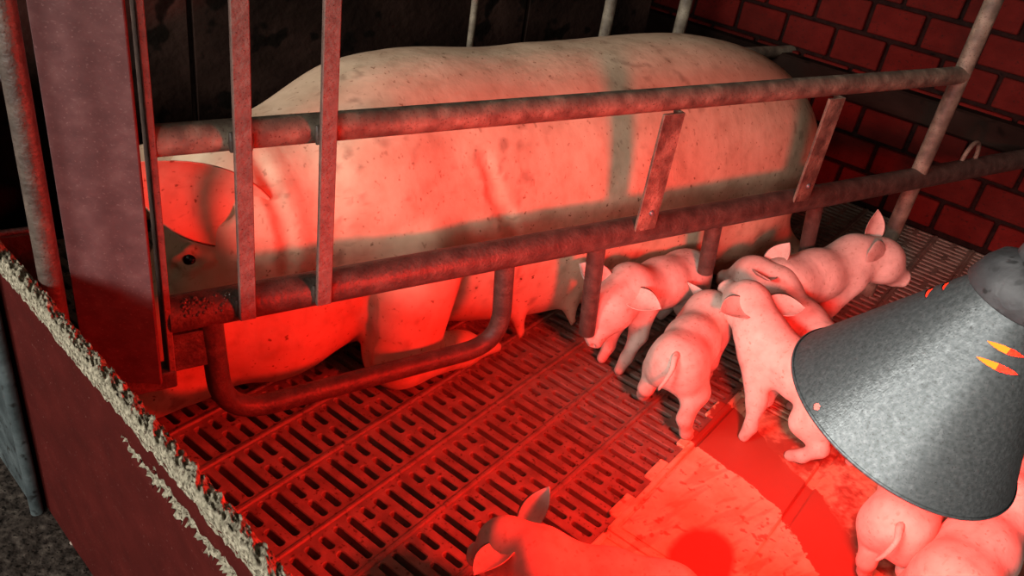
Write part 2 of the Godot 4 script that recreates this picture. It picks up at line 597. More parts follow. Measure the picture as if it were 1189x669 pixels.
func room() -> void:
	var a0 := LEFT_A
	var b0 := -3.0
	var b1 := 2.2
	slab("ceiling", a0 - 0.2, WALL_A + 0.2, 2.5, 2.65, b0 - 0.2, b1 + 0.2, M.wall)
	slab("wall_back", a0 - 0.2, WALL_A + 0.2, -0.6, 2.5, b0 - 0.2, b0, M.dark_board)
	slab("wall_front", a0 - 0.2, WALL_A + 0.2, -0.6, 2.5, b1, b1 + 0.2, M.wall)
	slab("wall_left", a0 - 0.2, a0, -0.6, 2.5, b0, b1, M.wall)
	# brick wall: mortar backing with every brick in the pen corner laid on it
	var w := slab("wall_right", WALL_A + 0.012, WALL_A + 0.25, -0.6, 2.5, b0, b1, M.mortar)
	var rng := RandomNumberGenerator.new()
	rng.seed = 5
	var bw := 0.155
	var bh := 0.0965
	var shapes := []
	for i in 3:
		var st := mb()
		bevel_box(st, Vector3.ZERO, Vector3(0.022, bh - 0.0125 - i * 0.001, bw - 0.0125 - i * 0.0015), 0.003)
		shapes.append(done(st))
	for r in 16:
		var y := 0.009 + bh * (r + 0.5)
		if y > 0.31 and y < 0.36: pass
		for c in 20:
			var b := -2.25 + bw * (c + (0.5 if r % 2 == 0 else 1.0)) - 0.02
			if b > 0.75: continue
			var o := put(shapes[rng.randi() % 3], "brick", M.brick[rng.randi() % 4], w)
			o.global_position = gp(WALL_A + 0.005 + rng.randf() * 0.003, y, b)
			o.global_rotation = Vector3(rng.randf_range(-0.006, 0.006), GRID, rng.randf_range(-0.01, 0.01))
	# ledge of old planks along the foot of the brick wall
	var st2 := mb()
	bevel_box(st2, Vector3.ZERO, Vector3(0.05, 0.075, 2.9), 0.006)
	var lg := put(done(st2), "trim_1", M.dark_board, self, gp(WALL_A - 0.03, 0.345, -0.75))
	lg.rotation.y = GRID
	tag(lg, "", "", "", "structure")

# one moulded floor cell with a rounded slot through it: outline in (a, b), slot between s0 and s1
func slot_cell(st: SurfaceTool, a0: float, a1: float, b0: float, b1: float, hw: float, s0: float, s1: float) -> void:
	var ca := (a0 + a1) / 2
	var dep := -0.028
	var ch := 0.0016
	var outer := [Vector3(a0, 0, b0), Vector3(a1, 0, b0), Vector3(a1, 0, b1), Vector3(a0, 0, b1)]
	var r := hw * 0.75
	var ctr := [Vector2(ca - hw + r, s0 + r), Vector2(ca + hw - r, s0 + r), Vector2(ca + hw - r, s1 - r), Vector2(ca - hw + r, s1 - r)]
	var top := []
	var mid := []
	var bot := []
	var own := []
	for q in 4:
		for e in 3:
			var an := PI + q * PI / 2 + e * PI / 4
			var d := Vector2(cos(an), sin(an))
			var p: Vector2 = ctr[q] + d * (r + ch)
			var p2: Vector2 = ctr[q] + d * r
			top.append(Vector3(p.x, 0, p.y))
			mid.append(Vector3(p2.x, -ch, p2.y))
			bot.append(Vector3(p2.x, dep, p2.y))
			own.append(q)
	st.set_smooth_group(-1)
	for i in 12:
		var j := (i + 1) % 12
		if own[i] == own[j]:
			tri(st, outer[own[i]], top[i], top[j])
		else:
			quad(st, outer[own[i]], top[i], top[j], outer[own[j]])
		quad(st, top[i], mid[i], mid[j], top[j])
		quad(st, mid[i], bot[i], bot[j], mid[j])

const PITCH := 0.02725
# ribs and slots of one slat panel in its own frame: u along the ribs (0..20 pitches), v across (0..0.318, far to near)
func slat_panel_mesh(phase: int, keep: Callable) -> ArrayMesh:
	var st := mb()
	var rows := [[0.0, 0.105], [0.105, 0.2115], [0.2115, 0.318]]
	var any := false
	for ri in 3:
		var v0: float = rows[ri][0]
		var v1: float = rows[ri][1]
		var s0 := v0 + 0.009
		var s1 := v1 - 0.0105
		if ri == 0: s0 = v0 + 0.018
		var split := lerpf(s0, s1, [0.42, 0.53, 0.50][ri])
		for c in 20:
			var u0 := c * PITCH
			var u1 := u0 + PITCH
			if not keep.call((u0 + u1) / 2, (v0 + v1) / 2): continue
			any = true
			var kind := (c + phase) % 4
			if kind < 2:
				slot_cell(st, u0, u1, v0, v1, 0.0056, s0, s1)
			else:
				slot_cell(st, u0, u1, v0, split, 0.0056, s0, split - 0.006)
				slot_cell(st, u0, u1, split, v1, 0.0056, split + 0.006, s1)
	if not any: return null
	# raised ribs between the rows, the first one doubled where two panels meet
	var runs := [[0.0015, 0.004], [0.105, 0.0045], [0.2115, 0.0045]]
	for rr in runs:
		var c0 := -1
		for c in 21:
			var ok: bool = c < 20 and keep.call((c + 0.5) * PITCH, rr[0])
			if ok and c0 < 0: c0 = c
			if not ok and c0 >= 0:
				var ua := c0 * PITCH
				var ub := c * PITCH
				bevel_box(st, Vector3((ua + ub) / 2, -0.001, rr[0] + (0.003 if rr[0] < 0.01 else 0.0)), Vector3(ub - ua - 0.0004, 0.009, rr[1] * 2), 0.0022)
				c0 = -1
	return done(st)

func pen_floor() -> void:
	var fl := Node3D.new()
	fl.name = "floor"
	add_child(fl)
	tag(fl, "", "", "", "structure")
	slab("slurry_pit", -1.2, WALL_A + 0.02, -0.55, -0.5, -3.0, 0.9, M.slurry, fl)
	# concrete aisle beyond the loose board
	var st := mb()
	var q0 := BOARD_A + BOARD_DIR * -1.6 + BOARD_N * 0.008
	var q1 := BOARD_A + BOARD_DIR * 3.4 + BOARD_N * 0.008
	var out := -BOARD_N * 2.6
	var n := 60
	var nz := FastNoiseLite.new()
	nz.seed = 9
	nz.frequency = 9.0
	nz.fractal_octaves = 4
	var hgt := func(p: Vector3) -> Vector3: return p + Vector3(0, 0.002 + nz.get_noise_2d(p.x, p.z) * 0.007, 0)
	st.set_smooth_group(1)
	for i in 150:
		for j in 40:
			var a := q0.lerp(q1, i / 150.0)
			var b := q0.lerp(q1, (i + 1) / 150.0)
			var t0 := pow(j / 40.0, 1.8)
			var t1 := pow((j + 1) / 40.0, 1.8)
			quad(st, hgt.call(a + out * t0), hgt.call(a + out * t1), hgt.call(b + out * t1), hgt.call(b + out * t0))
	st.set_smooth_group(-1)
	quad(st, q0 + Vector3(0, 0.002, 0), q1 + Vector3(0, 0.002, 0), q1 + Vector3(0, -0.6, 0), q0 + Vector3(0, -0.6, 0))
	put(done(st), "aisle_slab", M.concrete, fl)
	# slatted panels, three rows of slots each
	var full := {}
	var per := PITCH * 20
	var yes := func(_u, _v): return true
	for row in 7:
		var v_far := -0.653 - 0.318 * row if row < 5 else -0.335 + 0.318 * (row - 5)
		var phase: int = [2, 3, 0, 2, 1, 0, 2][row]
		var a_start: float = [-0.3327, -0.3525, -0.34, -0.35, -0.34, -0.3327, -0.3327][row]
		for k in 6:
			var a := a_start + per * k
			if row >= 5 and a < 1.8: continue
			if a > WALL_A: continue
			var inside := true
			var left := true
			for e in [[0, 0], [per, 0], [0, 0.318], [per, 0.318]]:
				var d := (gp(a + e[0], 0, v_far + e[1]) - BOARD_A).dot(BOARD_N)
				if d < -0.0: inside = false
				else: left = false
			if left: continue
			var hits_wall := a + per > WALL_A
			var m: ArrayMesh
			if inside and not hits_wall:
				if not full.has(phase): full[phase] = slat_panel_mesh(phase, yes)
				m = full[phase]
			else:
				m = slat_panel_mesh(phase, func(u, v): return (gp(a + u, 0, v_far + v) - BOARD_A).dot(BOARD_N) > 0.001 and a + u < WALL_A)
			if m == null: continue
			var o := put(m, "slat_panel", M.slat, fl, gp(a, 0, v_far))
			o.rotation.y = GRID
	creep_mat(fl)
	slab("rear_slab", 0.5, WALL_A, -0.3, -0.004, 0.303, 2.2, M.concrete, fl)

# creep mat plastic: cream, scuffed and speckled with droppings, with cast shadows painted in as redder patches
func mat_material() -> StandardMaterial3D:
	var w := 1400
	var h := 524
	var nz := FastNoiseLite.new()
	nz.seed = 77
	nz.frequency = 7.0
	nz.fractal_octaves = 5
	var gr := FastNoiseLite.new()
	gr.seed = 78
	gr.frequency = 55.0
	gr.fractal_octaves = 3
	var shadow_band := PackedVector2Array([Vector2(1.20, -0.345), Vector2(1.183, -0.221), Vector2(1.162, -0.146), Vector2(1.11, -0.084), Vector2(1.06, -0.03), Vector2(1.0, 0.02), Vector2(1.12, 0.03), Vector2(1.191, -0.029), Vector2(1.244, -0.097), Vector2(1.273, -0.17), Vector2(1.33, -0.268), Vector2(1.36, -0.35)])  # outline of the curved cast shadow painted on the mat
	var out := PackedByteArray()
	out.resize(w * h * 3)
	var dry0 := Color(0.84, 0.75, 0.60)
	var dry1 := Color(0.95, 0.89, 0.77)
	var wet := Color(0.60, 0.33, 0.26)  # shade tone painted in for the shadow patches
	var grime := Color(0.42, 0.27, 0.17)
	for j in h:
		for i in w:
			var a := 0.1 + 2.1 * i / w
			var b := -0.37 + 0.787 * j / h
			var n0 := nz.get_noise_2d(a, b)
			var n1 := gr.get_noise_2d(a, b)
			var c := dry0.lerp(dry1, clampf(0.55 + n0 * 1.3 + n1 * 0.3, 0.0, 1.0))
			# scuffs and droppings
			var s := gr.get_noise_2d(a * 0.8 + 5.0, b * 0.8)
			c = c.lerp(grime, clampf((s + n0 * 0.6 - 0.40) * 3.0, 0.0, 0.55))
			# faint drag marks
			c = c.lerp(grime, clampf((nz.get_noise_2d(a * 0.6 + b * 1.4, b * 5.0 - a * 2.0) - 0.12) * 0.9, 0.0, 0.22))
			var p := Vector2(a, b)
			var e := Vector2((a - 0.948 + (b + 0.187) * 0.3) / 0.088, (b + 0.187) / 0.058).length() + n0 * 0.18  # oval shadow, also painted into the mat colour
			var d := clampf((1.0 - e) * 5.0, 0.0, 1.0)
			if Geometry2D.is_point_in_polygon(p + Vector2(n0, n1) * 0.012, shadow_band): d = 1.0
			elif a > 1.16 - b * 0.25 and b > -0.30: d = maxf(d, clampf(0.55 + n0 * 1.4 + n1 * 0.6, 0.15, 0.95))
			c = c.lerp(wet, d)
			var o := (j * w + i) * 3
			out[o] = int(c.r * 255)
			out[o + 1] = int(c.g * 255)
			out[o + 2] = int(c.b * 255)
	var m := StandardMaterial3D.new()
	m.albedo_texture = ImageTexture.create_from_image(Image.create_from_data(w, h, false, Image.FORMAT_RGB8, out))
	m.roughness = 0.55
	return m

func with_uv(mesh: ArrayMesh, off: Vector2) -> ArrayMesh:
	var arr := mesh.surface_get_arrays(0)
	var v: PackedVector3Array = arr[Mesh.ARRAY_VERTEX]
	var uv := PackedVector2Array()
	for p in v: uv.append(Vector2((p.x + off.x - 0.1) / 2.1, (p.z + off.y + 0.37) / 0.787))
	arr[Mesh.ARRAY_TEX_UV] = uv
	var m := ArrayMesh.new()
	m.add_surface_from_arrays(Mesh.PRIMITIVE_TRIANGLES, arr)
	return m

func creep_mat(fl: Node3D) -> void:
	# solid pale plastic panels with interlocking teeth along the slats, a raised border and an inset field
	var b0 := -0.335
	var joints := [-0.25, 0.16, 0.907, 1.42, 1.848]
	for j in joints.size() - 1:
		var a0: float = joints[j] + 0.0012
		var a1: float = joints[j + 1] - 0.0012
		var st := mb()
		var bl := 0.62
		bevel_box(st, Vector3((a1 - a0) / 2, -0.012, bl / 2), Vector3(a1 - a0, 0.022, bl), 0.002)
		# inset field plates, groove between border and field
		var fa := 0.02
		var fields := [[0.014, 0.205], [0.219, 0.41], [0.424, bl - 0.014]]
		for f in fields:
			if a1 - a0 < 0.3: continue
			bevel_box(st, Vector3((a1 - a0) / 2, 0.0012, (f[0] + f[1]) / 2), Vector3(a1 - a0 - fa * 2, 0.006, f[1] - f[0] - 0.002), 0.003)
		var rim_w := 0.0105
		bevel_box(st, Vector3((a1 - a0) / 2, 0.001, rim_w / 2), Vector3(a1 - a0 - 0.002, 0.006, rim_w), 0.002)
		bevel_box(st, Vector3(0.007, 0.001, bl / 2), Vector3(0.012, 0.006, bl), 0.002)
		bevel_box(st, Vector3(a1 - a0 - 0.007, 0.001, bl / 2), Vector3(0.012, 0.006, bl), 0.002)
		# teeth
		var n := int((a1 - a0) / 0.118)
		for i in n:
			var u := 0.03 + 0.118 * i
			bevel_box(st, Vector3(u + 0.03, 0.0012, -0.0075), Vector3(0.06, 0.0075, 0.018), 0.002)
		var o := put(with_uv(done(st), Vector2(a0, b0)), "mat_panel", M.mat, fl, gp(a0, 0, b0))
		o.rotation.y = GRID

# ------------------------------------------------------------------ the crate
func crate() -> void:
	var t := base("farrowing_crate", Vector3(1.0, 0, RAIL_Z))
	tag(t, "grey iron farrowing crate side with two round rails beside the sow", "crate")
	var o := -t.position
	var st := mb()
	tube(st, [Vector3(0.175, UP_Y, RAIL_Z) + o, Vector3(1.85, UP_Y, RAIL_Z) + o], [0.0195, 0.0195], 24)
	put(done(st), "upper_rail", M.iron, t)
	st = mb()
	tube(st, [Vector3(0.172, LOW_Y + 0.003, RAIL_Z) + o, Vector3(2.5, LOW_Y, RAIL_Z) + o], [0.0255, 0.0255], 24)
	put(done(st), "lower_rail", M.rust, t)
	st = mb()
	tube(st, [Vector3(1.852, -0.5, RAIL_Z) + o, Vector3(1.846, 1.5, RAIL_Z) + o], [0.0185, 0.0185], 20)
	put(done(st), "post", M.iron, t)
	# flat bars welded on the aisle side
	for x in [0.270, 0.378]:
		st = mb()
		bevel_box(st, Vector3(x, 0.315 + 0.6, RAIL_Z + 0.0305) + o, Vector3(0.0215, 1.2, 0.008), 0.0012)
		put(done(st), "flat_bar", M.bar, t)
		for y in [UP_Y, LOW_Y + 0.01]:
			for s in [-1, 1]:
				st = mb()
				tube(st, [Vector3(x + s * 0.011, y - 0.012, RAIL_Z + 0.024) + o, Vector3(x + s * 0.0115, y, RAIL_Z + 0.025) + o, Vector3(x + s * 0.011, y + 0.012, RAIL_Z + 0.022) + o], [0.003, 0.0042, 0.003], 8)
				put(done(st), "weld", M.rust, t)
	st = mb()
	bevel_box(st, Vector3(0.170, 0.235 + 0.65, RAIL_Z + 0.004) + o, Vector3(0.0085, 1.3, 0.034), 0.0012)
	put(done(st), "upright", M.bar, t)
	# struts between the rails
	for s in [[0.985, 0.0], [1.408, 0.008]]:
		st = mb()
		var bas := Basis(Vector3(0, 0, 1), s[1])
		bevel_box(st, Vector3(s[0], (UP_Y + LOW_Y) / 2 - 0.002, RAIL_Z + 0.021) + o, Vector3(0.047, UP_Y - LOW_Y - 0.03, 0.006), 0.001, bas)
		bevel_box(st, Vector3(s[0] + 0.0215, (UP_Y + LOW_Y) / 2 - 0.002, RAIL_Z + 0.011) + o, Vector3(0.005, UP_Y - LOW_Y - 0.03, 0.024), 0.001, bas)
		var strut := put(done(st), "strut", M.iron, t)
		st = mb()
		lathe(st, [Vector2(0, 0.004), Vector2(0.004, 0.0035), Vector2(0.0055, 0), Vector2(0.0055, -0.003)], 12, Basis(Vector3(1, 0, 0), PI / 2), Vector3(s[0] + 0.004, LOW_Y + 0.048, RAIL_Z + 0.0245) + o)
		put(done(st), "bolt", M.galv, strut)
	# fingers below the lower rail
	for fx in [[0.893, 0.925, 0.105], [1.185, 1.21, 0.188], [1.49, 1.53, 0.165]]:
		st = mb()
		var p0 := Vector3(fx[0] + 0.006, LOW_Y - 0.005, RAIL_Z)
		var p1 := Vector3(fx[1], fx[2], RAIL_Z)
		tube(st, [p0 + o, p0.lerp(p1, 0.5) + o, p1 + o], [0.0165, 0.0165, 0.016], 18)
		put(done(st), "finger_bar", M.rust, t)
	# bent guard loop under the front end
	st = mb()
	var pts := arc_pts([Vector3(0.226, LOW_Y - 0.004, RAIL_Z + 0.004), Vector3(0.238, 0.128, RAIL_Z + 0.002), Vector3(0.722, 0.136, RAIL_Z + 0.002), Vector3(0.705, LOW_Y - 0.004, RAIL_Z)], 0.075, 9)
	var pp := []
	for p in pts: pp.append(p + o)
	tube(st, pp, fill(pp.size(), 0.0168), 18)
	put(done(st), "guard_loop", M.rust, t)
	# plate and foot rail under the front end
	st = mb()
	bevel_box(st, Vector3(0.198, 0.268, RAIL_Z + 0.008) + o, Vector3(0.05, 0.06, 0.012), 0.001)
	put(done(st), "end_plate", M.rust, t)
	st = mb()
	bevel_box(st, Vector3(0.112, 0.232, RAIL_Z + 0.008) + o, Vector3(0.125, 0.028, 0.03), 0.002)
	put(done(st), "foot_rail", M.rust, t)
	# drops of slobber on the front end of the lower rail
	var rng := RandomNumberGenerator.new()
	rng.seed = 12
	st = mb()
	for i in 70:
		var x := 0.19 + 0.085 * pow(rng.randf(), 1.3)
		var an := rng.randf_range(0.25, 1.25)
		var rr := rng.randf_range(0.0012, 0.0032)
		var c := Vector3(x, LOW_Y + 0.003 + sin(an) * 0.0256, RAIL_Z + cos(an) * 0.0256) + o
		lathe(st, [Vector2(0, rr * 0.8), Vector2(rr * 0.7, rr * 0.55), Vector2(rr, 0)], 8, Basis(Vector3(1, 0, 0), PI / 2 - an), c)
	var sl := put(done(st), "slobber", M.wet, t)
	tag(sl, "wet drops on the rail", "", "", "stuff")
	# small hook on the lower rail
	st = mb()
	var hk := []
	for i in 11:
		var an := PI * i / 10.0
		hk.append(Vector3(2.06 - cos(an) * 0.03, LOW_Y + 0.02 + sin(an) * 0.05, RAIL_Z - 0.005) + o)
	tube(st, hk, fill(11, 0.0055), 10)
	put(done(st), "hook", M.iron, t)
	# board that closes the crate front
	st = mb()
	bevel_box(st, Vector3(0, 0.5, 0), Vector3(0.094, 1.0, 0.007), 0.001)
	var pl := put(done(st), "front_panel", M.plate, self, Vector3(0.110, 0.248, RAIL_Z + 0.022))
	pl.rotation.y = -0.5
	tag(pl, "tall grey mauve board standing upright at the front end of the crate", "board")
	# round post at the crate front
	st = mb()
	tube(st, [Vector3(0, -0.5, 0), Vector3(0, 1.6, 0)], [0.0125, 0.0125], 20)
	var tp := put(done(st), "corner_post", M.rust, self, Vector3(0.0445, 0, -0.93))
	tag(tp, "round iron post beside the tall board", "post")
	# far side of the crate
	var f := base("crate_far_side", Vector3(1.3, 0, -1.69))
	tag(f, "dark far side of the crate behind the sow's back", "crate side")
	var o2 := -f.position
	for r in [0.2, 0.38]:
		st = mb()
		tube(st, [Vector3(0.85, r, -1.69) + o2, Vector3(2.2, r, -1.69) + o2], [0.018, 0.018], 16)
		put(done(st), "rail", M.iron, f)
	for x in [[1.02, 0.008], [1.42, 0.015], [1.68, 0.017]]:
		st = mb()
		tube(st, [Vector3(x[0], -0.5, -1.68) + o2, Vector3(x[0], 1.5, -1.68) + o2], [x[1], x[1]], 16)
		put(done(st), "post", M.iron, f)
	# dark hanging boards behind
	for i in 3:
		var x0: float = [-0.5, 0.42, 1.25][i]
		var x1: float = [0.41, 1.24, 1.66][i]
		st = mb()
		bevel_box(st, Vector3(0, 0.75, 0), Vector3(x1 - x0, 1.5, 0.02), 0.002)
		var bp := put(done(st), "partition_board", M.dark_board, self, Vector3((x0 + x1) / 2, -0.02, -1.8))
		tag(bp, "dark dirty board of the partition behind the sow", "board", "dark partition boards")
	# feed trough in front of the sow's snout
	var tr := base("feed_trough", Vector3(0.0, 0, -1.36))
	tag(tr, "dark steel feed trough with a bright rim behind the tall board", "trough")
	st = mb()
	bevel_box(st, Vector3(0.005, 0.225, -0.17), Vector3(0.13, 0.45, 0.02), 0.002)
	bevel_box(st, Vector3(-0.05, 0.15, -0.05), Vector3(0.02, 0.3, 0.22), 0.002)
	put(done(st), "basin", M.dark_board, tr)
	st = mb()
	bevel_box(st, Vector3(0.005, 0.15, 0.07), Vector3(0.13, 0.3, 0.016), 0.002)
	put(done(st), "front_wall", M.rust, tr)
	st = mb()
	tube(st, [Vector3(-0.06, 0.455, -0.17), Vector3(0.07, 0.455, -0.17)], [0.006, 0.006], 10)
	put(done(st), "rim", M.galv, tr)
	st = mb()
	tube(st, [Vector3(-0.06, 0.302, 0.07), Vector3(0.07, 0.302, 0.07)], [0.006, 0.006], 10)
	put(done(st), "rim", M.galv, tr)

# ------------------------------------------------------------------ loose board in the foreground
func boards() -> void:
	var L := 1.75
	var s_off := -0.28
	var H := 0.43
	var T := 0.017
	var nz := FastNoiseLite.new()
	nz.seed = 21
	nz.frequency = 14.0
	nz.fractal_octaves = 4
	var t := base("loose_board", BOARD_A + BOARD_DIR * (s_off + L / 2) - Vector3(0, 0, 0))
	tag(t, "thick dark red coated board with chipped pale grey top edge beside the slats", "board")
	t.basis = Basis(BOARD_DIR, Vector3.UP, BOARD_DIR.cross(Vector3.UP))
	# local x along the board, y up, z = BOARD_DIR x UP: towards -BOARD_N or +BOARD_N
	var zn: float = signf(BOARD_DIR.cross(Vector3.UP).dot(BOARD_N))
	var wob := func(x: float) -> float: return nz.get_noise_1d(x * 1.3) * 0.006 + nz.get_noise_2d(x * 4.0, 3.0) * 0.005
	# chip: a strip of coating torn off the visible face, below the top edge
	var chip := func(x: float, y: float) -> float:
		var c: float = 0.372 - (x + 0.02) * 0.02 + nz.get_noise_2d(x * 2.0, 9.0) * 0.012
		var s := x - (-0.875 + 0.28)
		var w: float = 0.017 * smoothstep(0.28, 0.38, s) * (0.75 + nz.get_noise_2d(x * 6.0, 31.0) * 0.7)
		return clampf((w - absf(y - c)) / 0.004, 0.0, 1.0)
	var P := func(x: float, y: float, depth: float) -> Vector3: return Vector3(x, y, zn * depth)
	# coated face
	var st := mb()
	st.set_smooth_group(1)
	var nxs := 520
	var nys := 64
	var H0 := H - 0.012
	var top_at := func(x: float) -> float: return H0 + wob.call(x) * 1.2
	for i in nxs:
		for j in nys:
			var xs := [-L / 2 + L * i / nxs, -L / 2 + L * (i + 1) / nxs]
			var v := []
			for e in [[0, 0], [1, 0], [1, 1], [0, 1]]:
				var x: float = xs[e[0]]
				var tt := float(j + e[1]) / nys
				var y: float = lerpf(0.0, top_at.call(x), 1.0 - pow(1.0 - tt, 1.6))
				var c: float = chip.call(x, y)
				v.append(P.call(x, y, c * (0.004 + 0.003 * nz.get_noise_2d(x * 8.0, y * 8.0))))
			var cc: float = chip.call((v[0].x + v[2].x) / 2, (v[0].y + v[2].y) / 2)
			if cc > 0.5: continue
			quad(st, v[3], v[2], v[1], v[0])
	# far face and ends
	st.set_smooth_group(-1)
	quad(st, P.call(-L / 2, 0, T), P.call(L / 2, 0, T), P.call(L / 2, H0 - 0.006, T), P.call(-L / 2, H0 - 0.006, T))
	quad(st, P.call(L / 2, 0, 0), P.call(L / 2, H0 - 0.01, 0), P.call(L / 2, H0 - 0.01, T), P.call(L / 2, 0, T))
	quad(st, P.call(-L / 2, 0, T), P.call(-L / 2, H0 - 0.01, T), P.call(-L / 2, H0 - 0.01, 0), P.call(-L / 2, 0, 0))
	quad(st, P.call(-L / 2, 0, 0), P.call(L / 2, 0, 0), P.call(L / 2, 0, T), P.call(-L / 2, 0, T))
	put(done(st), "coating", coating_material(), t)
	# torn strip
	st = mb()
	st.set_smooth_group(1)
	for i in nxs:
		for j in nys:
			var xs := [-L / 2 + L * i / nxs, -L / 2 + L * (i + 1) / nxs]
			var v := []
			for e in [[0, 0], [1, 0], [1, 1], [0, 1]]:
				var x: float = xs[e[0]]
				var tt := float(j + e[1]) / nys
				var y: float = lerpf(0.0, top_at.call(x), 1.0 - pow(1.0 - tt, 1.6))
				var c: float = chip.call(x, y)
				v.append(P.call(x, y, c * (0.004 + 0.005 * nz.get_noise_2d(x * 9.0, y * 9.0))))
			var cc: float = chip.call((v[0].x + v[2].x) / 2, (v[0].y + v[2].y) / 2)
			if cc <= 0.5: continue
			quad(st, v[3], v[2], v[1], v[0])
	var ch := put(done(st), "torn_strip", M.fibre, t)
	tag(ch, "pale rough strip where the coating is torn off")
	# crumbled top edge
	st = mb()
	st.set_smooth_group(1)
	var n1 := 700
	var n2 := 14
	var edge := func(i: int, j: int) -> Vector3:
		var x := -L / 2 + L * i / n1
		var u := float(j) / n2
		var d := lerpf(-0.0005, T + 0.001, u)
		var y: float = H + 0.003 * sin(u * PI) + nz.get_noise_2d(x * 5.0, u * 2.0) * 0.004 + nz.get_noise_2d(x * 7.0, u * 4.0 + 40.0) * 0.003
		y += wob.call(x + u * 0.03)
		if j == 0: y = top_at.call(x) - 0.004 - 0.004 * absf(nz.get_noise_1d(x * 5.0))
		if j == 1: y = lerpf(top_at.call(x), y, 0.7)
		if j == n2: y = H0 - 0.012
		d += nz.get_noise_2d(x * 5.0, 70.0 + u) * 0.002 * (1.0 if j == 1 or j == n2 - 1 else 0.0)
		return Vector3(x, y, zn * d)
	for i in n1:
		for j in n2:
			quad(st, edge.call(i, j + 1), edge.call(i + 1, j + 1), edge.call(i + 1, j), edge.call(i, j))
	var te := put(done(st), "crumbled_edge", M.fibre, t)
	tag(te, "crumbling pale grey fibre edge")
	# galvanised sheet with a folded lip standing against the board
	var g := base("steel_sheet", BOARD_A - BOARD_N * 0.012)
	tag(g, "grey galvanised steel sheet with a folded lip standing against the loose board", "steel sheet")
	g.basis = Basis(BOARD_DIR, Vector3.UP, BOARD_DIR.cross(Vector3.UP))
	st = mb()
	bevel_box(st, Vector3(-0.42, 0.262, zn * -0.002), Vector3(0.82, 0.515, 0.003), 0.001)
	put(done(st), "sheet", M.steel, g)
	st = mb()
	tube(st, [Vector3(-0.008, 0.004, zn * -0.002), Vector3(-0.008, 0.52, zn * -0.002)], [0.0085, 0.0085], 14)
	put(done(st), "lip", M.steel, g)

func coating_material() -> StandardMaterial3D:
	var m := mat(colour_tex(83, 0.012, 4, [[0.0, Color(0.215, 0.055, 0.045)], [0.5, Color(0.245, 0.065, 0.055)], [1.0, Color(0.285, 0.085, 0.072)]], Color(0.48, 0.36, 0.33), 0.83, 0.14), 0.75, 2.2, bump_tex(85, 0.06, 3, 1.0), 0.15)
	m.metallic_specular = 0.2
	return m

